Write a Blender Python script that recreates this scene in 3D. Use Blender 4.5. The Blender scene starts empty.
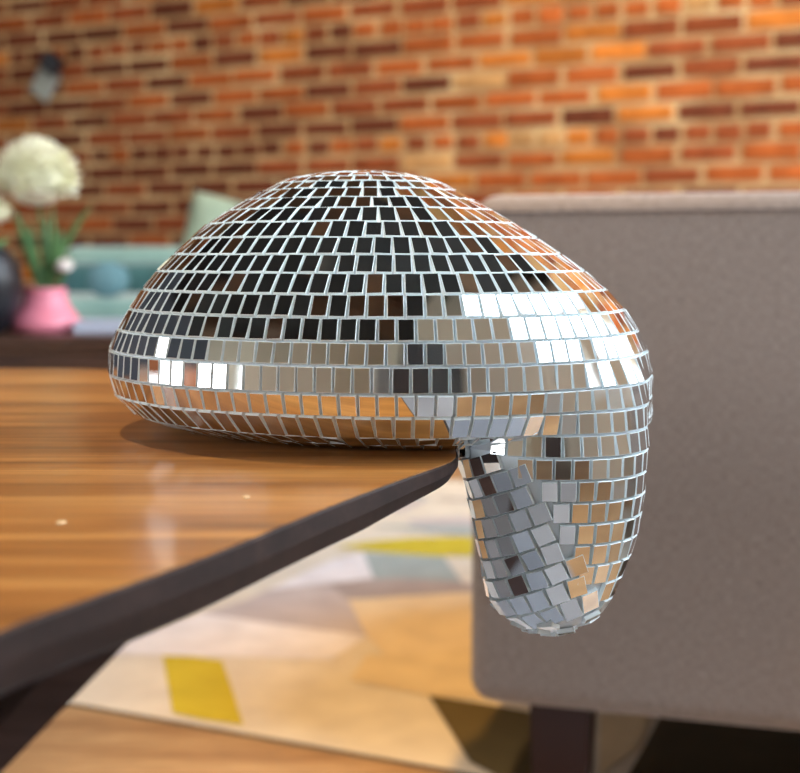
import bpy, bmesh, math, random
import numpy as np
from mathutils import Vector, Matrix, Quaternion
random.seed(7)
rng = np.random.RandomState(5)
C = bpy.context.scene.collection
R = math.radians
F = 1269.0                       # focal length in pixels of the 800 px wide frame
PITCH = math.atan((386.5 - 255) / F)
TZ = 0.50                        # table top height
CAMZ = TZ + 0.094

def ray(u, v):
    x = (u - 400) / F; y = -(v - 386.5) / F
    return Vector((x, math.cos(PITCH) + y * math.sin(PITCH), -math.sin(PITCH) + y * math.cos(PITCH)))
def floor_at(u, v, z=0.0):
    d = ray(u, v); k = (z - CAMZ) / d.z
    return (d.x * k, d.y * k)
def depth_at(u, v, y):
    d = ray(u, v); k = y / d.y
    return Vector((d.x * k, y, CAMZ + d.z * k))

# ------------------------------------------------------------------ materials
def new_mat(name):
    m = bpy.data.materials.new(name); m.use_nodes = True
    nt = m.node_tree
    return m, nt, nt.nodes['Principled BSDF']
def mat(name, col, rough=0.5, metal=0.0, spec=0.5, coat=0.0, sheen=0.0, trans=0.0, ior=1.45):
    m, nt, b = new_mat(name)
    b.inputs['Base Color'].default_value = (*col, 1)
    b.inputs['Roughness'].default_value = rough
    b.inputs['Metallic'].default_value = metal
    b.inputs['Specular IOR Level'].default_value = spec
    b.inputs['Coat Weight'].default_value = coat
    b.inputs['Sheen Weight'].default_value = sheen
    b.inputs['Transmission Weight'].default_value = trans
    b.inputs['IOR'].default_value = ior
    return m
def N(nt, t, **kw):
    n = nt.nodes.new(t)
    for k, v in kw.items():
        if k in n.inputs: n.inputs[k].default_value = v
        else: setattr(n, k, v)
    return n
def ramp(nt, stops):
    n = nt.nodes.new('ShaderNodeValToRGB'); e = n.color_ramp.elements
    while len(e) < len(stops): e.new(0.5)
    for el, (p, c) in zip(e, stops):
        el.position = p; el.color = (*c, 1)
    return n
def noise_mat(name, stops, scale=(1, 1, 1), nscale=8, detail=5, rough=0.6, bump=0.0, bscale=None, spec=0.4, sheen=0.0, coat=0.0, distortion=0.0, rot=(0, 0, 0), coat_rough=0.1):
    m, nt, b = new_mat(name); L = nt.links.new
    tc = N(nt, 'ShaderNodeTexCoord'); mp = N(nt, 'ShaderNodeMapping')
    mp.inputs['Scale'].default_value = scale; mp.inputs['Rotation'].default_value = rot
    L(tc.outputs['Object'], mp.inputs['Vector'])
    no = N(nt, 'ShaderNodeTexNoise'); no.inputs['Scale'].default_value = nscale; no.inputs['Detail'].default_value = detail
    no.inputs['Distortion'].default_value = distortion
    L(mp.outputs['Vector'], no.inputs['Vector'])
    r = ramp(nt, stops); L(no.outputs['Fac'], r.inputs['Fac']); L(r.outputs['Color'], b.inputs['Base Color'])
    b.inputs['Roughness'].default_value = rough; b.inputs['Specular IOR Level'].default_value = spec
    b.inputs['Sheen Weight'].default_value = sheen; b.inputs['Coat Weight'].default_value = coat
    b.inputs['Coat Roughness'].default_value = coat_rough
    if bump:
        n2 = N(nt, 'ShaderNodeTexNoise'); n2.inputs['Scale'].default_value = bscale or nscale; n2.inputs['Detail'].default_value = 4
        L(mp.outputs['Vector'], n2.inputs['Vector'])
        bp = N(nt, 'ShaderNodeBump'); bp.inputs['Strength'].default_value = bump; bp.inputs['Distance'].default_value = 0.002
        L(n2.outputs['Fac'], bp.inputs['Height']); L(bp.outputs['Normal'], b.inputs['Normal'])
    return m
def weave_mat(name, c1, c2, scale=900):
    m, nt, b = new_mat(name); L = nt.links.new
    tc = N(nt, 'ShaderNodeTexCoord')
    outs = []
    for sc in ((scale, scale, scale * 0.12), (scale * 0.12, scale * 0.12, scale)):
        mp = N(nt, 'ShaderNodeMapping'); mp.inputs['Scale'].default_value = [q / 10 for q in sc]
        L(tc.outputs['Object'], mp.inputs['Vector'])
        no = N(nt, 'ShaderNodeTexNoise'); no.inputs['Scale'].default_value = 10; no.inputs['Detail'].default_value = 3
        L(mp.outputs['Vector'], no.inputs['Vector']); outs.append(no.outputs['Fac'])
    ma = N(nt, 'ShaderNodeMath', operation='ADD'); L(outs[0], ma.inputs[0]); L(outs[1], ma.inputs[1])
    r = ramp(nt, [(0.0, c1), (1.0, c2)])
    mr = N(nt, 'ShaderNodeMapRange'); mr.inputs['From Min'].default_value = 0.75; mr.inputs['From Max'].default_value = 1.25
    L(ma.outputs[0], mr.inputs['Value']); L(mr.outputs[0], r.inputs['Fac']); L(r.outputs['Color'], b.inputs['Base Color'])
    b.inputs['Roughness'].default_value = 0.95; b.inputs['Specular IOR Level'].default_value = 0.15
    b.inputs['Sheen Weight'].default_value = 0.3
    bp = N(nt, 'ShaderNodeBump'); bp.inputs['Strength'].default_value = 0.4; bp.inputs['Distance'].default_value = 0.001
    L(ma.outputs[0], bp.inputs['Height']); L(bp.outputs['Normal'], b.inputs['Normal'])
    return m

M_mirror = mat('mirror_glass', (0.93, 0.945, 0.95), 0.012, 1.0)
M_edge = mat('glass_edge', (0.86, 0.94, 0.96), 0.18, 0.0, 1.0)
M_grout = mat('pale_backing', (0.78, 0.85, 0.90), 0.45, 0.0, 0.5)

# table wood: long flowing grain along x
def wood(name, dark, mid, light, sx=1.0, sy=11.0, rough=0.35, coat=0.3, rot=0.0, nscale=3.0):
    m, nt, b = new_mat(name); L = nt.links.new
    tc = N(nt, 'ShaderNodeTexCoord'); mp = N(nt, 'ShaderNodeMapping'); mp.inputs['Scale'].default_value = (sx, sy, sy)
    mp.inputs['Rotation'].default_value = (0, 0, rot)
    L(tc.outputs['Object'], mp.inputs['Vector'])
    a = N(nt, 'ShaderNodeTexNoise'); a.inputs['Scale'].default_value = nscale; a.inputs['Detail'].default_value = 6; a.inputs['Distortion'].default_value = 0.8
    L(mp.outputs['Vector'], a.inputs['Vector'])
    mp2 = N(nt, 'ShaderNodeMapping'); mp2.inputs['Scale'].default_value = (sx * 5, sy * 11, sy * 11); mp2.inputs['Rotation'].default_value = (0, 0, rot)
    L(tc.outputs['Object'], mp2.inputs['Vector'])
    c = N(nt, 'ShaderNodeTexNoise'); c.inputs['Scale'].default_value = 3; c.inputs['Detail'].default_value = 4
    L(mp2.outputs['Vector'], c.inputs['Vector'])
    r = ramp(nt, [(0.25, dark), (0.48, mid), (0.75, light)]); L(a.outputs['Fac'], r.inputs['Fac'])
    r2 = ramp(nt, [(0.3, (0.62, 0.58, 0.54)), (0.7, (1.15, 1.15, 1.15))]); L(c.outputs['Fac'], r2.inputs['Fac'])
    mx = N(nt, 'ShaderNodeMix', data_type='RGBA', blend_type='MULTIPLY'); mx.inputs[0].default_value = 0.8
    L(r.outputs['Color'], mx.inputs[6]); L(r2.outputs['Color'], mx.inputs[7]); L(mx.outputs[2], b.inputs['Base Color'])
    b.inputs['Roughness'].default_value = rough; b.inputs['Coat Weight'].default_value = coat; b.inputs['Coat Roughness'].default_value = 0.2
    b.inputs['Specular IOR Level'].default_value = 0.4
    return m
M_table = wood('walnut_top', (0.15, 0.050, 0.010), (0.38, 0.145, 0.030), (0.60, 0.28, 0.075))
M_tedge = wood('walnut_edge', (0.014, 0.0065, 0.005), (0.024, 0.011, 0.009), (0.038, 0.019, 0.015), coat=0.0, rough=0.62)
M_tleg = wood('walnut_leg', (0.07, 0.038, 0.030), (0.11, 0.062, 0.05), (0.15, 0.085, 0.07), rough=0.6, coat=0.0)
M_floor = wood('oak_floor', (0.33, 0.17, 0.075), (0.50, 0.29, 0.14), (0.66, 0.42, 0.22), sx=1.2, sy=7, rough=0.4, rot=R(-24))
M_sofa = weave_mat('grey_tweed', (0.18, 0.138, 0.12), (0.38, 0.305, 0.265), 1100)
M_sofaseam = mat('grey_seam', (0.12, 0.10, 0.10), 0.9)
M_darkleg = mat('dark_wood_leg', (0.030, 0.008, 0.007), 0.45)
M_teal_shade = noise_mat('teal_velvet', [(0.3, (0.018, 0.085, 0.10)), (0.7, (0.055, 0.18, 0.19))], nscale=6, rough=0.8, sheen=0.5)  # darkened copy: shade of the cushion recess painted into the colour
M_teal_light = noise_mat('light_teal_velvet', [(0.3, (0.15, 0.28, 0.26)), (0.7, (0.26, 0.42, 0.38))], nscale=6, rough=0.8, sheen=0.5)
M_sage = noise_mat('sage_fabric', [(0.3, (0.24, 0.32, 0.24)), (0.7, (0.36, 0.44, 0.34))], nscale=10, rough=0.9)
M_bolster = noise_mat('pale_blue_fabric', [(0.3, (0.09, 0.20, 0.24)), (0.7, (0.15, 0.28, 0.32))], nscale=10, rough=0.9)
M_pink = mat('pink_ceramic', (0.80, 0.24, 0.32), 0.45, coat=0.2)
M_black = mat('black_ceramic', (0.012, 0.013, 0.018), 0.35)
M_petal = noise_mat('cream_petal', [(0.3, (0.86, 0.85, 0.62)), (0.7, (0.98, 0.97, 0.84))], nscale=30, rough=0.7)
M_white_petal = mat('white_petal', (0.92, 0.88, 0.84), 0.7)
M_leaf = noise_mat('green_leaf', [(0.3, (0.035, 0.10, 0.03)), (0.7, (0.10, 0.22, 0.07))], nscale=20, rough=0.5)
M_side = wood('dark_side_wood', (0.030, 0.011, 0.006), (0.055, 0.022, 0.012), (0.09, 0.04, 0.022), rough=0.35)
M_side_light = mat('side_strip', (0.16, 0.075, 0.04), 0.5)
M_cream = noise_mat('cream_plaster', [(0.3, (0.66, 0.60, 0.50)), (0.7, (0.74, 0.68, 0.58))], nscale=4, rough=0.9)
M_ceiling = noise_mat('charcoal_ceiling', [(0.3, (0.018, 0.018, 0.02)), (0.7, (0.03, 0.03, 0.034))], nscale=3, rough=0.9)
M_slate = noise_mat('slate_plaster', [(0.3, (0.07, 0.08, 0.11)), (0.7, (0.10, 0.115, 0.15))], nscale=4, rough=0.8)
M_whitetrim = mat('white_paint', (0.75, 0.75, 0.73), 0.5)
M_side_tan = mat('tan_crumb', (.72, .50, .28), .6)  # colour of the reflected light spots on the tabletop
M_page = mat('pale_cover', (0.50, 0.58, 0.72), 0.5)
M_metal = mat('grey_metal', (0.30, 0.33, 0.31), 0.6, 0.1)
M_terra = mat('terracotta', (0.45, 0.18, 0.09), 0.8)
M_soil = mat('soil', (0.03, 0.02, 0.012), 1.0)

def attr_mat(name, rough=0.9, amt=0.75):
    m, nt, b = new_mat(name); L = nt.links.new
    a = N(nt, 'ShaderNodeAttribute'); a.attribute_name = 'col'
    tc = N(nt, 'ShaderNodeTexCoord'); no = N(nt, 'ShaderNodeTexNoise'); no.inputs['Scale'].default_value = 14; no.inputs['Detail'].default_value = 6
    L(tc.outputs['Object'], no.inputs['Vector'])
    r = ramp(nt, [(0.25, (0.55, 0.5, 0.48)), (0.72, (1.25, 1.25, 1.2))]); L(no.outputs['Fac'], r.inputs['Fac'])
    mx = N(nt, 'ShaderNodeMix', data_type='RGBA', blend_type='MULTIPLY'); mx.inputs[0].default_value = amt
    L(a.outputs['Color'], mx.inputs[6]); L(r.outputs['Color'], mx.inputs[7]); L(mx.outputs[2], b.inputs['Base Color'])
    b.inputs['Roughness'].default_value = rough; b.inputs['Specular IOR Level'].default_value = 0.2
    return m
M_brick = attr_mat('brick_clay')
M_mortar = noise_mat('mortar', [(0.3, (0.28, 0.155, 0.070)), (0.5, (0.47, 0.30, 0.145)), (0.75, (0.68, 0.51, 0.28))], nscale=5, detail=8, rough=0.95)
M_rug = attr_mat('rug_wool', amt=0.3)

def rug_shade(m):
    pass

# ------------------------------------------------------------------ helpers
def link(name, verts, faces, mats, parent=None, fmat=None, smooth=False):
    me = bpy.data.meshes.new(name); me.from_pydata([tuple(v) for v in verts], [], faces)
    for m in (mats if isinstance(mats, list) else [mats]): me.materials.append(m)
    if fmat: me.polygons.foreach_set('material_index', fmat)
    if smooth: me.polygons.foreach_set('use_smooth', [True] * len(me.polygons))
    me.update()
    o = bpy.data.objects.new(name, me); C.objects.link(o)
    if parent: o.parent = parent
    return o
def obj_bm(name, bm, m, parent=None, smooth=False):
    me = bpy.data.meshes.new(name); bm.normal_update(); bm.to_mesh(me); bm.free()
    for q in (m if isinstance(m, list) else [m]): me.materials.append(q)
    if smooth: me.polygons.foreach_set('use_smooth', [True] * len(me.polygons))
    o = bpy.data.objects.new(name, me); C.objects.link(o)
    if parent: o.parent = parent
    return o
def empty(name, loc=(0, 0, 0), rz=0.0):
    o = bpy.data.objects.new(name, None); C.objects.link(o); o.location = loc; o.rotation_euler = (0, 0, rz)
    o.empty_display_size = 0.05
    return o
def tag(o, label=None, cat=None, group=None, kind=None):
    if label: o['label'] = label
    if cat: o['category'] = cat
    if group: o['group'] = group
    if kind: o['kind'] = kind
    return o
def box_bm(x0, x1, y0, y1, z0, z1, bev=0.0, seg=3, bm=None, rot=None, piv=None):
    b = bmesh.new()
    bmesh.ops.create_cube(b, size=1)
    for v in b.verts:
        v.co = Vector((x0 + (v.co.x + .5) * (x1 - x0), y0 + (v.co.y + .5) * (y1 - y0), z0 + (v.co.z + .5) * (z1 - z0)))
    if bev: bmesh.ops.bevel(b, geom=b.edges[:], offset=bev, segments=seg, profile=0.5, affect='EDGES')
    if rot is not None:
        p = Vector(piv or ((x0 + x1) / 2, (y0 + y1) / 2, (z0 + z1) / 2))
        for v in b.verts: v.co = p + rot @ (v.co - p)
    if bm is None: return b
    me = bpy.data.meshes.new('t'); b.to_mesh(me); b.free(); bm.from_mesh(me); bpy.data.meshes.remove(me)
    return bm
def lathe_bm(prof, seg=40, c=(0, 0, 0)):
    b = bmesh.new(); rings = []
    for r, z in prof:
        rings.append([b.verts.new((c[0] + r * math.cos(2 * math.pi * i / seg), c[1] + r * math.sin(2 * math.pi * i / seg), c[2] + z)) for i in range(seg)])
    for a, d in zip(rings, rings[1:]):
        for i in range(seg): b.faces.new((a[i], a[(i + 1) % seg], d[(i + 1) % seg], d[i]))
    b.faces.new(rings[0][::-1]); b.faces.new(rings[-1])
    return b
def tube(name, pts, r, m, parent=None, cyclic=False):
    cu = bpy.data.curves.new(name, 'CURVE'); cu.dimensions = '3D'; cu.bevel_depth = r; cu.bevel_resolution = 2; cu.use_fill_caps = True
    s = cu.splines.new('POLY'); s.points.add(len(pts) - 1); s.use_cyclic_u = cyclic
    for p, q in zip(s.points, pts): p.co = (*q, 1)
    cu.materials.append(m)
    dg = bpy.context.evaluated_depsgraph_get()
    tmp = bpy.data.objects.new(name, cu); C.objects.link(tmp); dg.update()
    me = bpy.data.meshes.new_from_object(tmp.evaluated_get(bpy.context.evaluated_depsgraph_get()))
    bpy.data.objects.remove(tmp); me.name = name
    o = bpy.data.objects.new(name, me); C.objects.link(o)
    if parent: o.parent = parent
    return o

# ------------------------------------------------------------------ the room
W0 = np.array([0.0, 4.56]); WS = np.array([0.9107, -0.4131]); WT = np.array([-0.4131, -0.9107])
def T(s, t, z=0.0):
    p = W0 + s * WS + t * WT
    return (p[0], p[1], z)
S0, S1, T1, H = -4.6, 3.0, 9.2, 4.3
def room_box(lst, s0, s1, t0, t1, z0, z1):
    v, f = lst; n = len(v)
    for z in (z0, z1):
        for (s, t) in ((s0, t0), (s1, t0), (s1, t1), (s0, t1)): v.append(T(s, t, z))
    for q in ((3, 2, 1, 0), (4, 5, 6, 7), (0, 1, 5, 4), (1, 2, 6, 5), (2, 3, 7, 6), (3, 0, 4, 7)): f.append([n + i for i in q])
fl = ([], []); room_box(fl, S0 - .15, S1 + .15, -0.15, T1 + .15, -0.05, 0.0)
tag(link('floor', *fl, M_floor), kind='structure')
ce = ([], []); room_box(ce, S0 - .15, S1 + .15, -0.15, T1 + .15, H, H + .1)
tag(link('ceiling', *ce, M_ceiling), kind='structure')

M_beam = wood('ceiling_beam', (0.05, 0.022, 0.010), (0.085, 0.04, 0.02), (0.13, 0.065, 0.03), rough=0.7, coat=0.0)
for i_ in range(6):
    lst = ([], []); t_ = .9 + i_ * 1.45; room_box(lst, S0, S1, t_, t_ + .16, H - .22, H - .001)
    tag(link('trim_%d' % (i_ + 1), *lst, M_beam), kind='structure')
def wall_with_windows(name, axis, const, a0, a1, wins, m=None, thick=0.15):
    """axis 't': wall runs along t at s=const; axis 's': runs along s at t=const"""
    lst = ([], [])
    def put(p0, p1, z0, z1):
        if axis == 't': room_box(lst, const, const + thick, p0, p1, z0, z1)
        else: room_box(lst, p0, p1, const, const + thick, z0, z1)
    cur = a0
    for (p0, p1, z0, z1) in sorted(wins):
        put(cur, p0, 0, H); put(p0, p1, 0, z0); put(p0, p1, z1, H); cur = p1
    put(cur, a1, 0, H)
    return tag(link(name, *lst, m or M_cream), kind='structure')
R_WINS = [(0.12, 1.38, 0.8, 3.95), (1.45, 2.68, 0.8, 3.95), (2.75, 3.8, 0.8, 3.95)]
B_WINS = [(-3.9, -2.7, 0.4, 2.7), (-2.3, -1.1, 0.4, 2.7), (1.2, 2.0, 0.9, 2.4)]
L_WINS = [(5.2, 6.6, 0.3, 2.6), (7.1, 8.5, 0.3, 2.6)]
wall_with_windows('wall_right', 't', S1, -0.15, T1 + .15, R_WINS)
wall_with_windows('wall_left', 't', S0 - .15, -0.15, T1 + .15, L_WINS, M_slate)
wall_with_windows('wall_rear', 's', T1, S0, S1, B_WINS)
wn = [0]
m, nt, b = new_mat('window_pane'); nt.nodes.remove(b)
tr = N(nt, 'ShaderNodeBsdfTransparent'); gl = N(nt, 'ShaderNodeBsdfGlossy'); gl.inputs['Roughness'].default_value = 0.02
mxs = N(nt, 'ShaderNodeMixShader'); mxs.inputs[0].default_value = 0.05
nt.links.new(tr.outputs[0], mxs.inputs[1]); nt.links.new(gl.outputs[0], mxs.inputs[2]); nt.links.new(mxs.outputs[0], nt.nodes['Material Output'].inputs[0])
M_pane = m
for axis, const, wins in (('t', S1 + .04, R_WINS), ('t', S0 - .11, L_WINS), ('s', T1 + .04, B_WINS)):
    for (p0, p1, z0, z1) in wins:
        wn[0] += 1
        lst = ([], []); pl = ([], [])
        def put(l, a, b_, c, d, th=.05, off=0):
            if axis == 't': room_box(l, const + off, const + off + th, a, b_, c, d)
            else: room_box(l, a, b_, const + off, const + off + th, c, d)
        w = .06
        put(lst, p0, p0 + w, z0, z1); put(lst, p1 - w, p1, z0, z1); put(lst, p0, p1, z0, z0 + w); put(lst, p0, p1, z1 - w, z1)
        put(lst, (p0 + p1) / 2 - .02, (p0 + p1) / 2 + .02, z0, z1); put(lst, p0, p1, (z0 + z1) / 2 - .02, (z0 + z1) / 2 + .02)
        wo = tag(link('window_%d' % wn[0], *lst, M_whitetrim), kind='structure')
        put(pl, p0 + w, p1 - w, z0 + w, z1 - w, .006, .02)
        link('pane', *pl, M_pane, wo)

# brick wall: real courses, one mesh
def brick_wall():
    v, f, fm, cols = [], [], [], []
    lst = (v, f)
    room_box(lst, S0 - .15, S1 + .15, -0.15, -0.006, 0, H)
    fm += [1] * 6; cols += [(0.4, 0.3, 0.2)] * 6
    ch, cl, g = 0.0675, 0.196, 0.020
    row = 0; z = 0.005
    from mathutils import noise as mn
    while z + ch < H:
        header = row % 6 == 2
        L_ = cl / 2 if header else cl
        s = S0 - (0.5 * L_ if row % 2 else 0) + rng.uniform(-.02, .02)
        while s < S1:
            j = rng.uniform(-.0035, .0035, 4)
            a0 = max(S0, s + g / 2 + j[0]); a1 = min(S1, s + L_ - g / 2 + j[1])
            if a1 - a0 > .03:
                dep = rng.uniform(0.0, 0.007)
                n = len(v)
                z0, z1 = z + .0105 + j[2], z + ch - .0075 + j[3]
                c = 0.006
                for (t, e) in ((-0.01, 0), (dep - .003, 0), (dep, c)):
                    for (ss, zz) in ((a0 + e, z0 + e), (a1 - e, z0 + e), (a1 - e, z1 - e), (a0 + e, z1 - e)): v.append(T(ss, t, zz))
                fs = []
                for k in (0, 4):
                    for i in range(4): fs.append([n + k + i, n + k + (i + 1) % 4, n + k + 4 + (i + 1) % 4, n + k + 4 + i])
                fs.append([n + 8, n + 9, n + 10, n + 11])
                f.extend(fs); fm.extend([0] * len(fs))
                sc, zc = (a0 + a1) / 2, z
                q = mn.noise(Vector((sc * .9, zc * 1.6, 3.1))) * .5 + .5 + rng.normal(0, .20)
                q += 0.12 * max(-1, min(1, (sc - 0.5) / 1.6))  # picks paler bricks to the right, where the wall is better lit
                if q < .30: col = np.array([.16, .042, .018])
                elif q < .50: col = np.array([.29, .070, .022])
                elif q < .72: col = np.array([.42, .105, .024])
                elif q < .92: col = np.array([.56, .18, .030])
                else: col = np.array([.55, .30, .12])
                col = col * rng.uniform(.8, 1.15) * (.84 + .16 * max(-1, min(1, (sc + .3) / 2.0)))  # light falloff along the wall painted in: darker to the left
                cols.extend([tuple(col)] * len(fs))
            s += L_
        z += ch; row += 1
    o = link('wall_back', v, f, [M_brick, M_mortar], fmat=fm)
    a = o.data.attributes.new('col', 'FLOAT_COLOR', 'FACE')
    a.data.foreach_set('color', [x for c in cols for x in (*c, 1)])
    return tag(o, kind='structure')
brick_wall()
for nm, (s0, s1, t0, t1) in {'baseboard_right': (S1 - .015, S1, 0, T1), 'baseboard_left': (S0, S0 + .015, 0, T1), 'baseboard_rear': (S0 + .016, S1 - .016, T1 - .015, T1)}.items():
    lst = ([], []); room_box(lst, s0, s1, t0, t1, 0, .12); tag(link(nm, *lst, M_whitetrim), kind='structure')

# ------------------------------------------------------------------ rug
RT = 0.0085      # what stands on the rug starts here
def added_slate_rug():
    b = box_bm(-1.75, .30, -.75, 1.25, 0, .007, .003, 2)  # added rug, unseen directly; greys the floor reflected in the drip
    o = obj_bm('slate_rug', b, noise_mat('slate_wool', [(.3, (.25, .25, .27)), (.7, (.42, .42, .45))], nscale=5, rough=1.0))
    tag(o, 'plain slate grey rug under the coffee table, seen in the drooping mirror tiles', 'rug')
added_slate_rug()
def make_rug():
    RZ = 0.006
    P = lambda u, v: floor_at(u, v, RZ)
    a = np.array(P(62, 700)); b = np.array(P(352, 751)); d = (b - a) / np.linalg.norm(b - a); nn = np.array([-d[1], d[0]])
    if nn[1] < 0: nn = -nn
    v, f, cols = [], [], []
    c0 = a - d * .6; c1 = a + d * 2.0; wd = 1.75
    corner = [c0, c1, c1 + nn * wd, c0 + nn * wd]
    for z in (0, RZ - .001):
        for q in corner: v.append((q[0], q[1], z))
    cream = (.80, .71, .60)
    for q in ((4, 5, 6, 7), (0, 1, 5, 4), (1, 2, 6, 5), (2, 3, 7, 6), (3, 0, 4, 7)):
        f.append(list(q)); cols.append(cream if q[0] == 4 else (.22, .17, .11))
    lvl = [RZ]
    def poly(pts, col, pix=True):
        n = len(v); lvl[0] += .00004
        for p in pts:
            q = P(*p) if pix else p
            v.append((q[0], q[1], lvl[0]))
        f.append(list(range(n, n + len(pts)))); cols.append(col)
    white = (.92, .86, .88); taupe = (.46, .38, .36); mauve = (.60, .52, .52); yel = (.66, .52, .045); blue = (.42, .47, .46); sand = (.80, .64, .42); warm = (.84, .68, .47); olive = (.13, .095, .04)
    poly([(100, 645), (205, 612), (276, 624), (367, 636), (330, 660), (250, 657), (110, 654)], white)
    poly([(245, 601), (268, 590), (348, 582), (374, 579), (360, 597), (348, 600), (367, 636), (276, 624), (200, 613)], mauve)
    poly([(268, 590), (330, 560), (366, 552), (374, 579), (320, 584)], white)
    poly([(330, 584), (374, 578), (420, 576), (520, 582), (520, 590), (440, 594), (348, 601)], taupe)
    poly([(363, 552), (425, 555), (443, 556), (463, 582), (400, 578), (374, 579)], blue)
    poly([(443, 556), (500, 557), (520, 584), (463, 583)], cream)
    poly([(335, 547), (365, 542), (410, 538), (520, 535), (520, 557), (430, 556), (390, 553)], yel)
    poly([(405, 520), (460, 517), (520, 520), (520, 537), (466, 537), (427, 533)], mauve)
    poly([(348, 600), (440, 594), (520, 589), (535, 700), (429, 696), (380, 650), (367, 636)], warm)
    poly([(367, 655), (420, 655), (520, 640), (530, 700), (429, 696), (350, 680)], sand)
    poly([(163, 656), (193, 657), (222, 661), (233, 692), (243, 725), (205, 720), (173, 713)], yel)
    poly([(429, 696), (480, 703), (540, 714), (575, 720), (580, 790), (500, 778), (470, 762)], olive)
    poly([(600, 715), (650, 715), (635, 750), (600, 775)], sand)  # yellow light on the rug beside the leg, put into the patch colour
    poly([(665, 706), (760, 700), (860, 700), (900, 790), (620, 790), (645, 745)], (.085, .062, .036))  # shadow under the sofa painted as a dark patch
    # far part of the pattern, beyond the sofa and under the table
    for i in range(6):
        for k in range(3):
            p = c0 + d * (0.15 + i * .36) + nn * (1.15 + k * .17)
            if (i * 3 + k * 5) % 4 == 0: continue
            s = (i + k) % 2
            q = [p, p + d * .36, p + d * (.18 + .18 * s) + nn * .17, p + d * .0 + nn * .17 * (1 - s)]
            poly([tuple(x) for x in q], [white, mauve, blue, yel, taupe][(i * 2 + k) % 5], pix=False)
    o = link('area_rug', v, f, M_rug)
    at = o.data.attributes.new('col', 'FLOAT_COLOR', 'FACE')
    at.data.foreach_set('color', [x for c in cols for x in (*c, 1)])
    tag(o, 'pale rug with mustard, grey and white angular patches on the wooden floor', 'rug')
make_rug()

# ------------------------------------------------------------------ the foreground table
def catmull(pts, n=10):
    out = []; m_ = len(pts)
    for i in range(m_):
        p0, p1, p2, p3 = (np.array(pts[(i + k - 1) % m_]) for k in range(4))
        for k in range(n):
            t = k / n
            out.append(.5 * ((2 * p1) + (-p0 + p2) * t + (2 * p0 - 5 * p1 + 4 * p2 - p3) * t * t + (-p0 + 3 * p1 - 3 * p2 + p3) * t ** 3))
    return out
def make_table():
    tb = empty('coffee_table', (-0.55, 0.6, 0))
    off = Vector((-0.55, 0.6, 0))
    P = lambda u, v: floor_at(u, v, TZ)
    pts = [(-.265, .05), (-.17, .19), P(-120, 683), P(0, 630), P(111, 591), P(222, 551), P(336, 504), P(420, 473), (.0262, .577), (.0275, .61), (.0265, .66), (.019, .74), (-.005, .83), (-.06, .92), (-.15, .99), (-.26, 1.055), P(0, 368.5), (-.62, 1.09), (-1.0, 1.04), (-1.28, .80), (-1.30, .45), (-1.12, .12), (-.75, -.05), (-.45, -.04)]
    out = np.array(catmull(pts, 8))
    for _ in range(14): out = .25 * np.roll(out, 1, 0) + .5 * out + .25 * np.roll(out, -1, 0)
    m_ = len(out)
    nrm = []
    for i in range(m_):
        tg = out[(i + 1) % m_] - out[i - 1]; tg /= np.linalg.norm(tg); nrm.append(np.array([tg[1], -tg[0]]))
    area = sum(out[i][0] * out[(i + 1) % m_][1] - out[(i + 1) % m_][0] * out[i][1] for i in range(m_))
    sg = 1 if area > 0 else -1           # outward normal sign
    prof_top = [(-.0010, 0.0)]
    prof = [(-.0010, 0.0), (0, -.0012), (0, -.009), (-.003, -.0175), (-.010, -.0215)]
    v, f, fm = [], [], []
    for (o_, z) in prof:
        for p, n_ in zip(out, nrm):
            q = p + n_ * sg * o_
            v.append((q[0] - off.x, q[1] - off.y, TZ + z * (np.interp(q[1], [.40, .50, .56, .60], [1, .92, .66, .42]) if q[0] > -.2 and z < -.002 else 1)))
    for k in range(len(prof) - 1):
        for i in range(m_):
            f.append([k * m_ + i, k * m_ + (i + 1) % m_, (k + 1) * m_ + (i + 1) % m_, (k + 1) * m_ + i])
    top = link('tabletop', v[:m_] + [(x, y, z - .0015) for x, y, z in v[:m_]], [list(range(m_)), list(range(m_, 2 * m_))[::-1]] + [[i, (i + 1) % m_, m_ + (i + 1) % m_, m_ + i] for i in range(m_)], M_table, tb)
    nv = len(v)
    f.append(list(range((len(prof) - 1) * m_, len(prof) * m_))[::-1])
    f.append([i for i in range(m_)])
    # rim sits just around / below the veneer
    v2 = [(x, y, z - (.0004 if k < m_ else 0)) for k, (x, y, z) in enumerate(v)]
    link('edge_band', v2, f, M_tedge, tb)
    # splayed plank legs running inwards to the floor
    def leg(topx, topy, h, wide, depth=.13, w_top=.0155, w_bot=.004):
        h = np.array(h) / np.linalg.norm(h); wd = np.array(wide) / np.linalg.norm(wide)
        z1 = TZ - .0215; run = z1 / 1.05; zb = .0075
        vv = []
        for (zz, k, w, dd) in ((z1, 0, w_top, depth), (zb, 1, w_bot, depth * .45)):
            base = np.array([topx, topy]) + h * run * k
            for a_, c_ in ((0, 0), (1, 0), (1, 1), (0, 1)):
                q = base + h * w * a_ + wd * dd * c_
                vv.append((q[0] - off.x, q[1] - off.y, zz))
        ff = [[0, 1, 2, 3], [7, 6, 5, 4], [0, 4, 5, 1], [1, 5, 6, 2], [2, 6, 7, 3], [3, 7, 4, 0]]
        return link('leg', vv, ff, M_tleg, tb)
    x0, y0 = floor_at(112, 643, TZ - .0215)
    leg(x0 + .005, y0 + .004, (-1, .05), (-.55, .83))
    leg(-.42, .98, (-1, -.45), (-.2, -.95))
    leg(-1.18, .85, (1, -.3), (.3, -.95))
    leg(-1.0, .12, (1, .3), (.3, .95))
    # light spots off the mirror tiles are added below as small specks
    tag(tb, 'walnut coffee table with rounded edge and slanting dark legs under the disco ball', 'table')
make_table()
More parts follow.
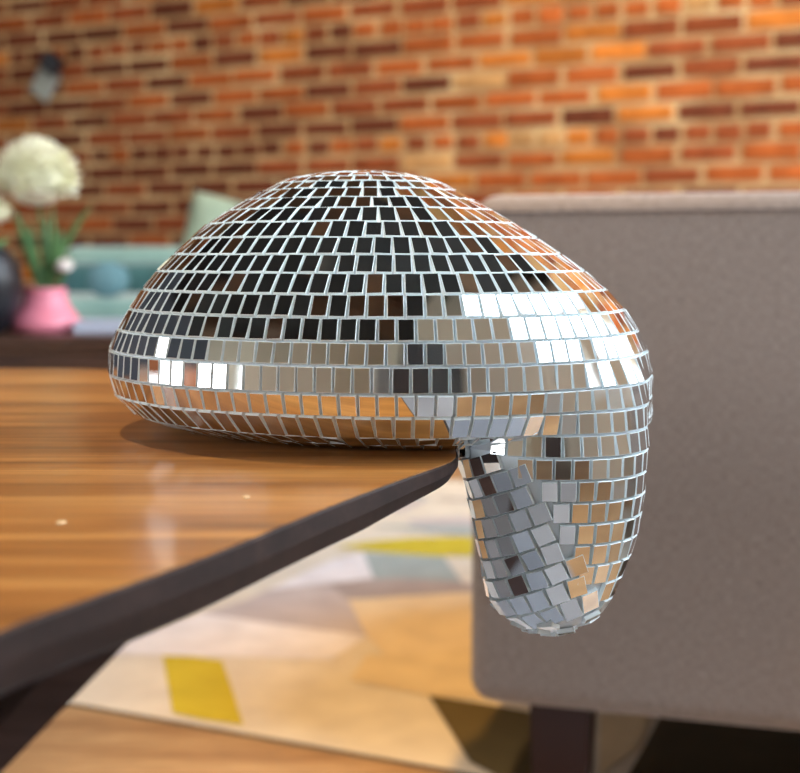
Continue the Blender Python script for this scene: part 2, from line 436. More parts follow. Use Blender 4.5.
for (u, v, r, nm) in ((61, 523, .0013, 0), (246, 497.5, .0011, 0)):  # light spots thrown by the mirror tiles, modelled as tan specks
    x, y = floor_at(u, v, TZ)
    bm = bmesh.new(); bmesh.ops.create_icosphere(bm, subdivisions=2, radius=1)
    for q in bm.verts: q.co = Vector((q.co.x * r * 1.5, q.co.y * r * 2.2, max(-.2, q.co.z) * r * .5)) + Vector((0, 0, .2 * r * .5))
    o = obj_bm('crumb', bm, M_page, smooth=True); o.location = (x, y, TZ)
    o.data.materials[0] = M_side_tan
    tag(o, ['tiny pale speck on the walnut tabletop, far left by itself', 'tiny pale speck on the walnut tabletop near the ball shadow'][u > 100], 'speck')

# ------------------------------------------------------------------ the melting disco ball
BODY = [(0.000, 0.0040, 0.7273, 0.1350), (0.004, 0.0005, 0.7193, 0.1400), (0.010, -0.0050, 0.7020, 0.1425), (0.018, -0.0097, 0.6954, 0.1454),
        (0.028, -0.0112, 0.6922, 0.1464), (0.038, -0.0123, 0.6928, 0.1467), (0.048, -0.0129, 0.6923, 0.1438), (0.058, -0.0129, 0.6908, 0.1383),
        (0.068, -0.0135, 0.6899, 0.1314), (0.078, -0.0146, 0.6903, 0.1230), (0.088, -0.0169, 0.6924, 0.1129), (0.098, -0.0187, 0.6921, 0.0995),
        (0.108, -0.0212, 0.6955, 0.0870), (0.116, -0.0218, 0.7001, 0.0752), (0.123, -0.0222, 0.7050, 0.0640), (0.129, -0.0222, 0.7080, 0.0528),
        (0.134, -0.0222, 0.7095, 0.0435), (0.137, -0.0215, 0.7100, 0.0325), (0.1392, -0.0210, 0.7105, 0.0160), (0.1398, -0.0210, 0.7105, 0.0030)]
DROOP = [(-0.0965, .0760, .632, .0015), (-0.0957, .0758, .631, .0080), (-0.0925, .0755, .630, .0155), (-0.0885, .0754, .630, .0210), (-0.084, .0752, .630, .0262), (-0.078, .0756, .630, .0305),
         (-0.070, .0764, .630, .0333), (-0.060, .0775, .630, .0363), (-0.050, .0781, .630, .0388), (-0.040, .0784, .630, .0411), (-0.030, .0781, .630, .0428),
         (-0.020, .0775, .630, .0446), (-0.010, .0762, .630, .0462), (0.0, .0758, .631, .0476), (.010, .0760, .633, .0470), (.020, .0760, .6345, .0470), (.030, .0750, .638, .0465), (.040, .074, .642, .0455), (.050, .071, .650, .040)]
def tab(tb, z):
    a = np.array(tb); return [np.interp(z, a[:, 0], a[:, k]) for k in (1, 2, 3)]
def smooth_tab(tb):
    a = np.array(tb)
    # densify with local cubic smoothing
    return [tuple(r) for r in a]
PHI = R(16); cp, sp = math.cos(PHI), math.sin(PHI)
def g_body(x, y, z):
    cx, cy, a = tab(BODY, z); b_ = a * .86; n = 2.1
    dx, dy = x - cx, y - cy
    X = dx * cp - dy * sp; Y = dx * sp + dy * cp
    return ((np.abs(X / a) ** n + np.abs(Y / b_) ** n) ** (1 / n) - 1) * b_
def g_droop(x, y, z):
    cx, cy, a = tab(DROOP, z); n = 2.15
    return ((np.abs((x - cx) / a) ** n + np.abs((y - cy) / a) ** n) ** (1 / n) - 1) * a
def field(x, y, z, mode):
    if mode == 'd': return g_droop(x, y, z)
    if mode == 'b' or z > .049: return g_body(x, y, z)
    k = .008; A = g_body(x, y, z); B = g_droop(x, y, z)
    h = np.clip(.5 + .5 * (B - A) / k, 0, 1)
    return B * (1 - h) + A * h - k * h * (1 - h)
NTH = 720
TH = np.linspace(0, 2 * math.pi, NTH, endpoint=False); CT, ST = np.cos(TH), np.sin(TH)
_cache = {}
def ctr_of(z, mode):
    if mode == 'd': return .0757, .6303
    k = min(1, max(0, (z - .09) / .03)); return -.0165 - .0045 * k, .70 + .0105 * k
def contour(z, mode):
    key = (round(z, 6), mode)
    if key in _cache: return _cache[key]
    cx, cy, _ = tab(DROOP if mode == 'd' else BODY, z)
    cx, cy = ctr_of(z, mode)
    rr = np.linspace(.26, 0, 521)
    val = field(cx + rr[:, None] * CT, cy + rr[:, None] * ST, z, mode)
    idx = (val < 0).argmax(axis=0); idx = np.clip(idx, 1, 520)
    hi = rr[idx - 1]; lo = rr[idx]
    for _ in range(14):
        md = (hi + lo) / 2; s_ = field(cx + md * CT, cy + md * ST, z, mode) < 0
        lo = np.where(s_, md, lo); hi = np.where(s_, hi, md)
    r_ = (hi + lo) / 2
    # light angular smoothing
    P_ = np.stack([cx + r_ * CT, cy + r_ * ST, np.full(NTH, z)], 1)
    _cache[key] = P_
    return P_
def surf(th, z, mode):
    P_ = contour(z, mode); k = (th / (2 * math.pi) * NTH) % NTH; i = int(k); t = k - i
    return P_[i % NTH] * (1 - t) + P_[(i + 1) % NTH] * t

tv, tf, tm = [], [], []
def tile(c, tx, up, w, h, thick=.0023, jit=1.0, skew=0.0):
    tx = tx / np.linalg.norm(tx); up = up - tx * up.dot(tx); up /= np.linalg.norm(up)
    n = np.cross(tx, up); n /= np.linalg.norm(n)
    q = Quaternion(Vector(up), R(rng.normal(0, 1.5) * jit)) @ Quaternion(Vector(tx), R(rng.normal(0, 1.5) * jit)) @ Quaternion(Vector(n), R(rng.normal(0, .9) * jit))
    tx, up, n = (np.array(q @ Vector(k)) for k in (tx, up, n))
    c = c + n * .0004
    b0 = len(tv); e = .00022
    for (dd, ins) in ((-thick, 0), (-.0002, 0), (0, e)):
        for (a_, b_) in ((-1, -1), (1, -1), (1, 1), (-1, 1)):
            p = c + tx * a_ * (w / 2 - ins) + up * b_ * (h / 2 - ins) + n * dd
            tv.append((p[0], p[1], TZ + p[2]))
    for k in (0, 4):
        for i in range(4):
            tf.append([b0 + k + i, b0 + k + (i + 1) % 4, b0 + k + 4 + (i + 1) % 4, b0 + k + 4 + i]); tm.append(1)
    tf.append([b0 + 8, b0 + 9, b0 + 10, b0 + 11]); tm.append(0)
    tf.append([b0 + 3, b0 + 2, b0 + 1, b0]); tm.append(1)
GAP = .00112; PW = .0088; WT_ = PW - GAP
def lay_row(z0, z1, mode, keep=None, start=None, pw=PW):
    """lay one row of tiles between heights z0<z1, walking round the slice"""
    zm = (z0 + z1) / 2
    Pm, P0, P1 = contour(zm, mode), contour(z0, mode), contour(z1, mode)
    seg = np.linalg.norm(np.roll(Pm, -1, 0) - Pm, axis=1); cum = np.concatenate([[0], np.cumsum(seg)])
    per = cum[-1]; n = max(5, int(round(per / pw))); ph = rng.uniform(0, 1) if start is None else start
    for i in range(n):
        s = ((i + ph) / n * per) % per
        k = np.searchsorted(cum, s) - 1; k = max(0, min(NTH - 1, k)); th = (k + (s - cum[k]) / max(1e-9, seg[k])) * 2 * math.pi / NTH
        c = surf(th, zm, mode)
        if keep and not keep(c): continue
        dth = (per / n) / (np.linalg.norm(c[:2] - np.array(ctr_of(zm, mode))) + 1e-6) * .5
        tx = surf(th + dth, zm, mode) - surf(th - dth, zm, mode)
        a_, b_ = surf(th, z0, mode), surf(th, z1, mode)
        up = b_ - a_
        # true height: component of 'up' perpendicular to the tangent
        t1 = tx / np.linalg.norm(tx); upp = up - t1 * up.dot(t1); hh = np.linalg.norm(upp)
        if hh < .0035: continue
        cc = (a_ + b_) / 2
        cc = cc - t1 * (cc - c).dot(t1)
        tile(cc * .5 + c * .5, tx, upp, per / n - GAP * rng.uniform(.9, 1.3), hh - GAP * 1.05)

rows_up = [.0102, .021, .0317, .0443, .055, .0657, .076, .0855, .0942, .1025, .1103, .1175, .1232, .1283, .1324, .1354, .1376]
for z0, z1 in zip(rows_up, rows_up[1:]): lay_row(z0, z1, 'u')
# crown: a ring of tiles and a flat middle
lay_row(.1376, .1391, 'u'); lay_row(.1391, .1397, 'u')
tile(np.array([-.021, .7105, .1398]), np.array([1., 0, 0]), np.array([0, 1., 0]), .008, .008)
# underside rows of the body (only where it is the body that turns under, not the droop)
def left_part(c): return c[0] < .03 or g_droop(c[0], c[1], c[2]) > .0002
for z0, z1 in ((.0048, .0102), (.0008, .0048)): lay_row(z0, z1, 'b', keep=left_part)
# droop, upright pattern
XB = np.array([(-.09, .104), (-.065, .092), (-.048, .081), (-.039, .075), (-.028, .067), (-.018, .063), (-.006, .055), (.004, .042), (.01, .034)])
def region2(c, off=0.0):
    return c[0] < np.interp(c[2], XB[:, 0], XB[:, 1]) + off and c[1] < .70
def up_keep(c):
    if c[2] > 0 and g_body(c[0], c[1], max(c[2], .0)) < -.0015 : return False
    return not region2(c, .0010)
dz = [.0102 - .0106 * k for k in range(0, 9)] + [-.0838, -.0895, -.0940]
for z1, z0 in zip(dz, dz[1:]): lay_row(z0, z1, 'd', keep=up_keep)
# droop, slanted pattern on the side next to the table
SL = .40
ZG = np.arange(-.0960, .0125, .001)
CG = np.stack([contour(zz, 'd')[::8] for zz in ZG])          # heights x angles x 3
def tilt_contour(q):
    m_ = CG.shape[1]; z = np.full(m_, q); ar = np.arange(m_)
    for it in range(16):
        k = np.clip((z - ZG[0]) / .001, 0, len(ZG) - 1.001); i = k.astype(int); t = (k - i)[:, None]
        p = CG[i, ar] * (1 - t) + CG[i + 1, ar] * t
        z = np.clip(.5 * z + .5 * (q + SL * (p[:, 0] - .0757) - .10 * (p[:, 1] - .63)), -.0958, .012)
    out = np.zeros((NTH, 3)); xs = np.append(ar * 8, NTH)
    for j in range(3): out[:, j] = np.interp(np.arange(NTH), xs, np.append(p[:, j], p[0, j]))
    return out
PQ = .0110
qs = [.022 - PQ * k for k in range(12)]
cons = [tilt_contour(q) for q in qs]
for (c1, c0) in zip(cons, cons[1:]):
    mid = (c1 + c0) / 2
    seg = np.linalg.norm(np.roll(mid, -1, 0) - mid, axis=1); cum = np.concatenate([[0], np.cumsum(seg)]); per = cum[-1]
    n = int(round(per / .0100)); ph = rng.uniform(0, 1)
    if n < 4: continue
    for i in range(n):
        s = ((i + ph) / n * per) % per
        k = int(np.clip(np.searchsorted(cum, s) - 1, 0, NTH - 1)); c = mid[k]
        if not region2(c, .0035) or c[2] > .001: continue
        tx = mid[(k + 12) % NTH] - mid[(k - 12) % NTH]; t1 = tx / np.linalg.norm(tx)
        # surface normal from field gradient, for a true perpendicular
        e = .001; gx = (g_droop(c[0] + e, c[1], c[2]) - g_droop(c[0] - e, c[1], c[2])); gy = (g_droop(c[0], c[1] + e, c[2]) - g_droop(c[0], c[1] - e, c[2])); gz = (g_droop(c[0], c[1], c[2] + e) - g_droop(c[0], c[1], c[2] - e))
        nn_ = np.array([gx, gy, gz]); nn_ /= np.linalg.norm(nn_)
        up = np.cross(nn_, t1)
        if up[2] < 0: up = -up
        up = up / np.linalg.norm(up)
        hh = abs((c1[k] - c0[k]).dot(up))
        if hh < .004: continue
        hh = min(hh, .0125)
        tile(c + nn_ * .0003, t1 if np.cross(t1, up).dot(nn_) > 0 else -t1, up, per / n - GAP, hh - GAP * .8, jit=2.2)

for k in range(19):          # the closing tiles round the tip of the drip
    a_ = k * 2.4; r_ = .004 + .00125 * k; zt = np.interp(r_, [0, .008, .0164, .0218, .0265, .0305], [-.0965, -.0957, -.0925, -.0885, -.084, -.078])
    nz = np.array([math.cos(a_) * r_ * 28, math.sin(a_) * r_ * 28, -1]); nz /= np.linalg.norm(nz)
    t_ = np.cross(nz, np.array([math.cos(a_ + 1), math.sin(a_ + 1), .2])); t_ /= np.linalg.norm(t_); u_ = np.cross(nz, t_)
    tile(np.array([.0757 + r_ * math.cos(a_), .6305 + r_ * math.sin(a_), zt]) + nz * .0006, t_, u_, .0078, .0085, jit=2.5)

ball = empty('melting_disco_ball', (0, .66, TZ))
BO = Vector((0, .66, TZ))
tl = link('mirror_tiles', [(x, y - BO.y, z - BO.z) for x, y, z in tv], tf, [M_mirror, M_edge], ball, fmat=tm)
# the core: body and droop as one inset surface
def shell(zs, mode, inset):
    v, f = [], []; st = 8; n = NTH // st
    for z in zs:
        P_ = contour(z, mode)[::st].copy()
        ctr = np.array(ctr_of(z, mode))
        d = P_[:, :2] - ctr; r_ = np.linalg.norm(d, axis=1, keepdims=True)
        P_[:, :2] = ctr + d * np.maximum(.002, (r_ - inset)) / r_
        for p in P_: v.append((p[0], p[1] - BO.y, p[2]))
    for k in range(len(zs) - 1):
        for i in range(n): f.append([k * n + i, k * n + (i + 1) % n, (k + 1) * n + (i + 1) % n, (k + 1) * n + i])
    f.append(list(range(n))[::-1]); f.append(list(range((len(zs) - 1) * n, len(zs) * n)))
    return v, f
v1, f1 = shell([.0015, .004, .0075] + list(np.arange(.011, .121, .004)) + [.124, .127, .130, .1325, .1345, .137, .1386], 'u', .0021)
v2, f2 = shell([-.0948, -.094, -.0925, -.0905, -.088, -.085, -.082] + list(np.arange(-.078, .03, .004)), 'd', .0021)
n1 = len(v1)
link('core', v1 + v2, f1 + [[i + n1 for i in q] for q in f2], M_grout, ball, smooth=True)
tag(ball, 'silver mirror-tiled disco ball melting and drooping over the walnut table edge', 'disco ball')

# ------------------------------------------------------------------ grey sofa seen from behind
def make_sofa():
    sf = empty('grey_sofa', (.071, 1.318, RT), math.atan2(-.279, .96))
    z0, z1 = .114 - RT, .656 - RT; Ln = 1.45
    bm = box_bm(0, Ln, 0, .2, z0, z1, .026, 5)
    obj_bm('backrest', bm, M_sofa, sf, smooth=True)
    zz = z1 - .019
    tube('seam', [(.02, -.0003, zz), (Ln - .02, -.0003, zz)], .0011, M_sofaseam, sf)
    obj_bm('seat_base', box_bm(.0, Ln, .18, .85, z0, .33, .02, 3), M_sofa, sf, smooth=True)
    for a_, b_ in ((0.002, .16), (Ln - .16, Ln - .002)):
        obj_bm('armrest', box_bm(a_, b_, .17, .86, z0 + .002, .52, .03, 4), M_sofa, sf, smooth=True)
    for a_, b_ in ((.17, Ln / 2 - .003), (Ln / 2 + .003, Ln - .17)):
        obj_bm('seat_cushion', box_bm(a_, b_, .2, .87, .33, .45, .035, 4), M_sofa, sf, smooth=True)
    for (x, y) in ((.062, .035), (Ln - .16, .035), (.062, .74), (Ln - .16, .74)):
        b = box_bm(x, x + .066, y, y + .066, 0, z0 + .004)
        for vv in b.verts:
            if vv.co.z < .01:
                vv.co.x += (-1 if vv.co.x > x + .03 else 1) * .004; vv.co.y += (-1 if vv.co.y > y + .03 else 1) * .004
        obj_bm('leg', b, M_darkleg, sf)
    tag(sf, 'grey tweed sofa on square dark wooden legs, behind the disco ball', 'sofa')
make_sofa()

# ------------------------------------------------------------------ teal sofa far left
def make_teal():
    y = 3.25
    x0 = depth_at(-5, 250, y).x; x1 = depth_at(330, 250, y).x
    t = empty('teal_sofa', ((x0 + x1) / 2, y + .4, 0)); ox, oy = (x0 + x1) / 2, y + .4
    w = (x1 - x0) / 2
    zt = depth_at(100, 246, y + .55).z
    obj_bm('seat_base', box_bm(-w, w, -.40, .40, .12, .36, .03), M_teal_light, t, smooth=True)
    obj_bm('seat_cushion', box_bm(-w + .02, w - .02, -.42, .25, .36, depth_at(100, 298, y).z, .03), M_teal_light, t, smooth=True)
    obj_bm('backrest', box_bm(-w, w, .22, .42, .3, zt, .04), M_teal_light, t, smooth=True)
    zc = depth_at(100, 263, y + .4).z
    obj_bm('back_cushion', box_bm(-w + .03, w - .02, .05, .25, .42, zc, .04), M_teal_shade, t, smooth=True)
    for sx in (-1, 1):
        for sy in (-.33, .33):
            obj_bm('leg', lathe_bm([(.015, RT), (.022, .13)], 16, (sx * (w - .08), sy, 0)), M_darkleg, t)
    tag(t, 'teal velvet sofa by the brick wall, left of the disco ball', 'sofa')
    # sage cushion leaning on it
    b = bmesh.new(); bmesh.ops.create_grid(b, x_segments=14, y_segments=14, size=.5)
    me_v = []
    bm2 = bmesh.new()
    S = .24; nn_ = 16; grid = {}
    for side in (-1, 1):
        for i in range(nn_ + 1):
            for j in range(nn_ + 1):
                a_, c_ = i / nn_ * 2 - 1, j / nn_ * 2 - 1
                puff = .055 * ((1 - a_ ** 4) * (1 - c_ ** 4)) ** .6
                pin = 1 - .05 * (1 - abs(a_ * c_)) * (abs(a_) ** 6 + abs(c_) ** 6) * .5
                grid[(side, i, j)] = bm2.verts.new((a_ * S / 2 * pin, side * puff, c_ * S / 2 * pin))
    for side in (-1, 1):
        for i in range(nn_):
            for j in range(nn_):
                q = [grid[(side, i, j)], grid[(side, i + 1, j)], grid[(side, i + 1, j + 1)], grid[(side, i, j + 1)]]
                bm2.faces.new(q if side < 0 else q[::-1])
    bmesh.ops.remove_doubles(bm2, verts=bm2.verts, dist=.0005)
    b.free()
    o = obj_bm('throw_cushion', bm2, M_sage, smooth=True)
    o.location = depth_at(228, 250, 3.40); o.location.z = .625
    o.rotation_euler = (R(-14), R(14), R(6))
    tag(o, 'sage green square cushion leaning on the teal sofa behind the disco ball', 'cushion')
    c = depth_at(90, 281, 3.12)
    bm3 = lathe_bm([(.001, -.055), (.036, -.055), (.045, -.047), (.047, 0), (.045, .047), (.036, .055), (.001, .055)], 28)
    o2 = obj_bm('bolster_cushion', bm3, M_bolster, smooth=True)
    o2.location = (c.x, c.y + .20, max(c.z, depth_at(100, 298, y).z + .046)); o2.rotation_euler = (R(90), 0, 0)
    tag(o2, 'small round pale blue bolster cushion on the teal sofa seat', 'cushion')
make_teal()

# ------------------------------------------------------------------ dark side table with vases
SZ = depth_at(45, 331, 2.4).z
def make_side():
    ya, yb = 2.24, 2.72
    x0, x1 = -1.45, depth_at(175, 340, ya).x
    t = empty('side_table', ((x0 + x1) / 2, (ya + yb) / 2, 0)); cx, cy = t.location.x, t.location.y
    w, d = (x1 - x0) / 2, (yb - ya) / 2
    obj_bm('tabletop', box_bm(-w, w, -d, d, SZ - .02, SZ, .003), M_side, t)
    obj_bm('apron', box_bm(-w + .03, w - .03, -d + .02, d - .02, SZ - .032, SZ - .0201), M_side_light, t)
    obj_bm('drawer', box_bm(-w + .01, w - .01, -d + .005, d - .01, SZ - .115, SZ - .0325, .003), M_side, t)
    for sx in (-1, 1):
        for sy in (-1, 1):
            obj_bm('leg', box_bm(sx * (w - .04) - .02, sx * (w - .04) + .02, sy * (d - .05) - .02, sy * (d - .05) + .02, RT, SZ - .1151), M_side, t)
    tag(t, 'low dark wooden side table holding the pink and black vases', 'side table')
make_side()
def px(u, y): return depth_at(u, 300, y).x
k_ = 2.4 / F
pv = obj_bm('flower_vase', lathe_bm([(.060, 0), (.068, .004), (.069, .014), (.062, .026), (.051, .040), (.044, .052), (.0405, .066), (.0395, .078), (.041, .0815), (.037, .0815), (.031, .072), (.030, .03), (.001, .02)], 48), M_pink, smooth=True)
pv.location = (px(45, 2.42), 2.42, SZ)
tag(pv, 'pink squat ceramic vase with narrow neck, holding a cream flower', 'vase')
bv = obj_bm('black_vase', lathe_bm([(.034, 0), (.045, .004), (.066, .05), (.072, .09), (.066, .13), (.048, .152), (.044, .158), (.040, .156), (.038, .12), (.001, .1)], 48), M_black, smooth=True)
bv.location = (px(-17, 2.34), 2.34, SZ)
tag(bv, 'round black vase at the left edge beside the pink vase', 'vase')

def flower_head(bm, c, r, n=260, w=.012, squash=.85, seed=1, m=0):
    rd = random.Random(seed)
    c = Vector(c)
    for i in range(n):
        zc = 1 - 1.62 * (i + .5) / n; ph = i * 2.39996
        rr = math.sqrt(max(0, 1 - zc * zc)); d = Vector((rr * math.cos(ph), rr * math.sin(ph), zc * squash))
        L_ = r * rd.uniform(.86, 1.06)
        side = d.cross(Vector((0, 0, 1)));
        if side.length < .1: side = Vector((1, 0, 0))
        side.normalize(); side = Quaternion(d.normalized(), rd.uniform(-.6, .6)) @ side
        nrm = side.cross(d).normalized()
        prev = None
        for k, (t, ww) in enumerate(((.15, .3), (.45, .7), (.75, 1.0), (.95, .8), (1.0, .25))):
            p = c + d * L_ * t + nrm * (L_ * .16 * t * t)
            a_, b_ = bm.verts.new(p - side * w * ww / 2 + nrm * .001), bm.verts.new(p + side * w * ww / 2 + nrm * .001)
            if prev: bm.faces.new((prev[0], prev[1], b_, a_)).material_index = m
            prev = (a_, b_)
def strap(bm, p0, p1, bend, w, n=10):
    p0, p1 = Vector(p0), Vector(p1); bend = Vector(bend); prev = None
    d = (p1 - p0).normalized(); side = d.cross(Vector((0, 1, 0))).normalized()
    for k in range(n + 1):
        t = k / n; p = p0.lerp(p1, t) + bend * math.sin(math.pi * t) + bend * -.6 * t * t
        ww = w * (math.sin(math.pi * min(1, t * .85 + .12)) ** .6) * (1 if t < .98 else .2)
        q = [bm.verts.new(p - side * ww / 2 + Vector((0, .002, 0))), bm.verts.new(p - Vector((0, .001, 0))), bm.verts.new(p + side * ww / 2 + Vector((0, .002, 0)))]
        if prev:
            bm.faces.new((prev[0], prev[1], q[1], q[0])); bm.faces.new((prev[1], prev[2], q[2], q[1]))
        prev = q
def make_flower(name, head, r, base, label, mat_p, leaves, n=260, w=.012, squash=.85, seed=1, group=None):
    root = empty(name, base)
    B = Vector(base)
    b = bmesh.new(); bmesh.ops.create_icosphere(b, subdivisions=3, radius=r * .72)
    for q in b.verts: q.co = Vector((q.co.x, q.co.y, q.co.z * squash)) + Vector(head) - B
    flower_head(b, Vector(head) - B, r, n, w, squash, seed); obj_bm('flower_head', b, mat_p, root, smooth=True)
    H_ = Vector(head) - B
    tube('stem', [(0, 0, 0), tuple(H_ * .5 + Vector((.004, 0, .01))), tuple(H_)], .003, M_leaf, root)
    for (p1, bend, ww) in leaves:
        b = bmesh.new(); strap(b, (0, 0, .02), Vector(p1) - B, bend, ww); obj_bm('leaf', b, M_leaf, root)
    tag(root, label, 'flower', group)
fy = 2.42
fb = (px(45, fy), fy, SZ + .035)
make_flower('large_bloom', depth_at(36, 178, fy), .080, fb, 'large cream pompom bloom standing in the pink vase', M_petal,
            [(depth_at(88, 203, fy + .02), (-.012, 0, 0), .014), (depth_at(14, 208, fy - .02), (.0, 0, 0), .018), (depth_at(62, 225, fy), (.004, 0, 0), .016), (depth_at(28, 222, fy - .01), (-.004, 0, 0), .018), (depth_at(46, 215, fy + .02), (.0, 0, 0), .016), (depth_at(54, 205, fy - .02), (.006, 0, 0), .013)], n=520, w=.014, squash=.92)
make_flower('small_bloom', depth_at(65, 266, fy - .01), .018, (fb[0] + .008, fy, fb[2]), 'tiny white flower on a short stem beside the large bloom', M_white_petal,
            [(depth_at(72, 250, fy), (.004, 0, 0), .010)], n=40, w=.008, seed=3)
bb = (px(-17, 2.34), 2.34, SZ + .13)
make_flower('medium_bloom', depth_at(-4, 212, 2.4), .034, bb, 'smaller cream bloom cut off by the left edge, in the black vase', M_petal,
            [(depth_at(10, 238, 2.4), (.004, 0, 0), .012)], n=120, w=.010, seed=5)
# magazines lying beside the vase
mag = empty('magazine', (px(104, 2.42), 2.42, SZ), R(8))
obj_bm('pages', box_bm(-.05, .05, -.07, .07, .0005, .018), mat('paper', (.50, .52, .62), .7), mag)
obj_bm('cover', box_bm(-.052, .052, -.072, .072, .018, .0195), M_page, mag)
tag(mag, 'thick pale blue magazine lying on the dark side table right of the pink vase', 'magazine')

# fixture on the brick wall
def fixture():
    c = None
    d = ray(50, 75)
    # intersect with brick plane
    nrm = Vector((WT[0], WT[1], 0)); p0 = Vector((0, 4.56, 0)); o = Vector((0, 0, CAMZ))
    k = (p0 - o).dot(nrm) / d.dot(nrm); p = o + d * k + nrm * .012
    r = empty('wall_bracket', p, math.atan2(WS[1], WS[0]))
    obj_bm('plate', box_bm(-.04, .02, -.004, .006, -.055, .02, .003, 2, rot=Matrix.Rotation(R(35), 3, 'Y')), M_metal, r)
    obj_bm('hook', box_bm(.0, .05, -.03, -.004, .0, .045, .006, 2, rot=Matrix.Rotation(R(35), 3, 'Y')), M_black, r)
    r.scale = (1.7, 1.7, 1.7)
    tag(r, 'small grey metal bracket fixed on the brick wall above the flowers', 'bracket')
fixture()

# potted plant behind the right part of the sofa
def plant(x, y, z, sc, label):
    r = empty('potted_plant', (x, y, z)); r.scale = (sc, sc, sc)
    obj_bm('pot', lathe_bm([(.09, 0), (.10, .01), (.13, .22), (.135, .25), (.12, .25), (.115, .22), (.001, .215)], 36), M_terra, r, smooth=True)
    rd = random.Random(4)
    for i in range(26):
        a_ = i * 2.4; L_ = rd.uniform(.10, .20) if i else .2
        b = bmesh.new()
        p0 = Vector((.02 * math.cos(a_), .02 * math.sin(a_), .215)); hgt = rd.uniform(.36, .50)
        p1 = Vector((L_ * math.cos(a_), L_ * math.sin(a_), .215 + hgt))
        strap(b, p0, p1, (0.03 * math.cos(a_), 0.03 * math.sin(a_), 0), .045, 12)
        obj_bm('leaf', b, M_leaf, r)
    tag(r, label, 'plant')
plant(depth_at(840, 180, 2.45).x, 2.45, RT, 1.0, 'leafy green potted plant peeking over the sofa back at the right edge')
plant(*T(-3.3, 8.1), 2.4, 'tall leafy potted plant standing by the rear windows behind the viewer')
plant(*T(-3.9, 5.3), 2.0, 'medium leafy potted plant under the left wall windows')

cb = empty('black_cabinet', (.12, -1.15, 0), R(-10))  # added stand-in behind the camera, darkens the tiles that face the viewer
obj_bm('carcass', box_bm(-.3, .3, -.2, .2, .06, 1.55, .006), M_black, cb)
for sx in (-1, 1):
    dr = obj_bm('door', box_bm(sx * .1485 - .1465, sx * .1485 + .1465, .2002, .219, .08, 1.53, .004), M_black, cb)
    obj_bm('handle', lathe_bm([(.006, 0), (.006, .14)], 12, (sx * .03, .232, .75)), M_metal, dr)
    for sy in (-1, 1): obj_bm('leg', lathe_bm([(.014, 0), (.020, .06)], 16, (sx * .26, sy * .16, 0)), M_black, cb)  # legs of the added cabinet
tag(cb, 'tall black two door cabinet seen only as dark reflections in the mirror tiles', 'cabinet')

# ------------------------------------------------------------------ ceiling lamps (warm), outside the frame but lighting the room
def pendant(s, t, label, power=60, zb=2.35, col=(1, .72, .42)):
    x, y, _ = T(s, t)
    r = empty('pendant_lamp', (x, y, H))
    tube('cord', [(0, 0, -.001), (0, 0, zb - H + .16)], .004, M_black, r)
    b = bmesh.new(); seg = 32
    for (r0, z0_, r1, z1_) in ((.03, .16, .05, .14), (.05, .14, .16, .0)):
        for i in range(seg):
            a0, a1 = 2 * math.pi * i / seg, 2 * math.pi * (i + 1) / seg
            b.faces.new([b.verts.new((q * math.cos(a_), q * math.sin(a_), zb - H + zz)) for q, a_, zz in ((r0, a0, z0_), (r0, a1, z0_), (r1, a1, z1_), (r1, a0, z1_))])
    bmesh.ops.remove_doubles(b, verts=b.verts, dist=.0001)
    obj_bm('lamp_shade', b, M_black, r, smooth=True)
    m, nt, bs = new_mat('warm_bulb')
    bs.inputs['Emission Color'].default_value = (*col, 1); bs.inputs['Emission Strength'].default_value = 40
    b = bmesh.new(); bmesh.ops.create_uvsphere(b, u_segments=20, v_segments=12, radius=.04)
    for v_ in b.verts: v_.co.z += zb - H + .04
    obj_bm('bulb', b, m, r, smooth=True)
    tag(r, label, 'lamp')
    ld = bpy.data.lights.new('bulb_light', 'POINT'); ld.energy = power; ld.color = col; ld.shadow_soft_size = .05
    lo = bpy.data.objects.new('bulb_light', ld); C.objects.link(lo); lo.location = (x, y, zb - .02)
pendant(0.6, 1.6, 'black pendant lamp hanging in front of the brick wall', 45, 2.5)
pendant(-1.9, 4.2, 'black pendant lamp hanging over the left of the room', 30)

def area(name, loc, target, size, power, col, sy=None):
    ld = bpy.data.lights.new(name, 'AREA'); ld.energy = power; ld.color = col; ld.size = size
    if sy: ld.shape = 'RECTANGLE'; ld.size_y = sy
    o = bpy.data.objects.new(name, ld); C.objects.link(o); o.location = loc
    o.rotation_euler = (Vector(target) - Vector(loc)).to_track_quat('-Z', 'Y').to_euler()
    return o
def spot(name, loc, target, power, col, ang, blend=.6, size=.05):
    ld = bpy.data.lights.new(name, 'SPOT'); ld.energy = power; ld.color = col; ld.spot_size = R(ang); ld.spot_blend = blend; ld.shadow_soft_size = size
    o = bpy.data.objects.new(name, ld); C.objects.link(o); o.location = loc
    o.rotation_euler = (Vector(target) - Vector(loc)).to_track_quat('-Z', 'Y').to_euler()
    return o
# track lights on the ceiling
spot('track_spot', T(1.3, 1.7, 3.25), T(1.2, 0, 1.2), 80, (1, .74, .40), 95)
spot('track_spot', T(2.5, 1.8, 3.25), T(2.3, 0, 1.2), 70, (1, .74, .40), 95)
spot('track_spot', T(-1.5, 1.7, 3.25), T(-1.5, 0, 1.0), 30, (1, .74, .45), 95)
spot('floor_spot', (.3, 1.5, 3.4), (.12, 1.62, 0), 280, (1, .56, .13), 25, 1.0)
spot('table_spot', (-.75, 1.1, 3.4), (-.18, .62, TZ), 210, (1, .86, .66), 36)
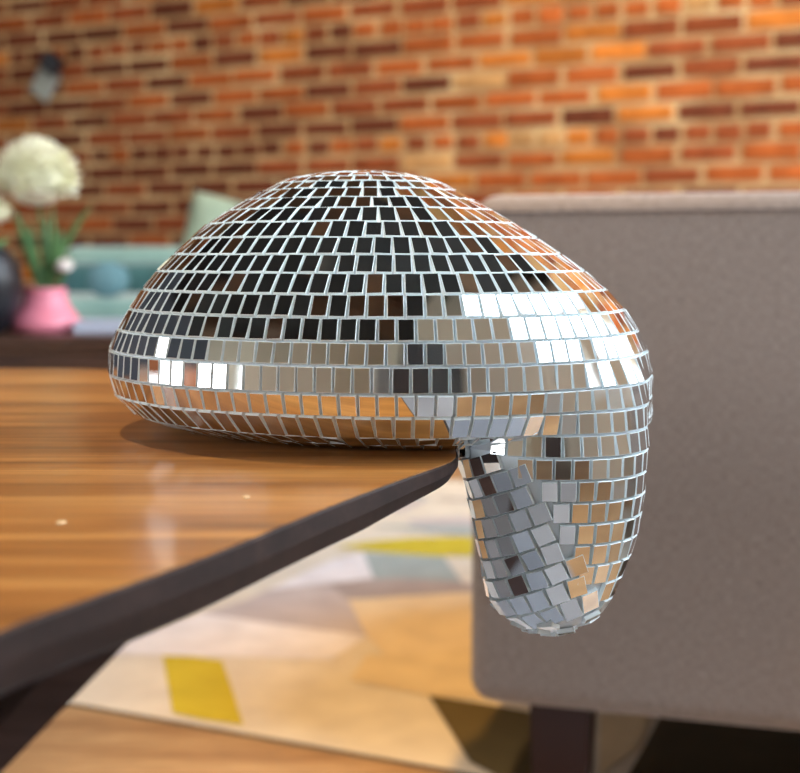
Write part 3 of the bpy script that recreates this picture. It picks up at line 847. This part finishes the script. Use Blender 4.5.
# daylight comes in through the real window openings; portals guide the sky sampling
def portal(axis, const, win, direction):
    p0, p1, z0, z1 = win
    c = T(const, (p0 + p1) / 2, (z0 + z1) / 2) if axis == 't' else T((p0 + p1) / 2, const, (z0 + z1) / 2)
    dv = {'-s': -WS, '+s': WS, '-t': -WT}[direction]
    o = area('daylight_portal', c, (c[0] + dv[0], c[1] + dv[1], c[2]), p1 - p0, 1, (1, 1, 1), z1 - z0)
    o.data.cycles.is_portal = True
for w_ in R_WINS: portal('t', S1 + .14, w_, '-s')
for w_ in L_WINS: portal('t', S0 - .14, w_, '+s')
for w_ in B_WINS: portal('s', T1 + .14, w_, '-t')

w = bpy.data.worlds.new('sky'); bpy.context.scene.world = w; w.use_nodes = True
nt = w.node_tree; bg = nt.nodes['Background']
tc = N(nt, 'ShaderNodeTexCoord'); sx = N(nt, 'ShaderNodeSeparateXYZ'); nt.links.new(tc.outputs['Generated'], sx.inputs[0])
rp = ramp(nt, [(0.0, (.35, .42, .38)), (.49, (.55, .62, .62)), (.52, (.95, .98, 1.0)), (1.0, (.62, .80, 1.0))])
mr = N(nt, 'ShaderNodeMapRange'); mr.inputs['From Min'].default_value = -1; mr.inputs['From Max'].default_value = 1
nt.links.new(sx.outputs['Z'], mr.inputs['Value']); nt.links.new(mr.outputs[0], rp.inputs['Fac']); nt.links.new(rp.outputs['Color'], bg.inputs['Color'])
bg.inputs['Strength'].default_value = 10.5

# ------------------------------------------------------------------ camera
cam = bpy.data.cameras.new('camera'); co = bpy.data.objects.new('camera', cam); C.objects.link(co)
cam.sensor_width = 36; cam.sensor_fit = 'HORIZONTAL'; cam.lens = F / 800 * 36
co.location = (0, 0, CAMZ); co.rotation_euler = (R(90) - PITCH, 0, 0)
cam.clip_start = .01
cam.dof.use_dof = True; cam.dof.focus_distance = .60; cam.dof.aperture_fstop = 7.8
bpy.context.scene.camera = co
sc = bpy.context.scene
sc.view_settings.view_transform = 'Standard'; sc.view_settings.look = 'None'; sc.view_settings.exposure = 0.0
sc.cycles.max_bounces = 8; sc.cycles.glossy_bounces = 5; sc.cycles.use_denoising = True
sc.cycles.sample_clamp_indirect = 6
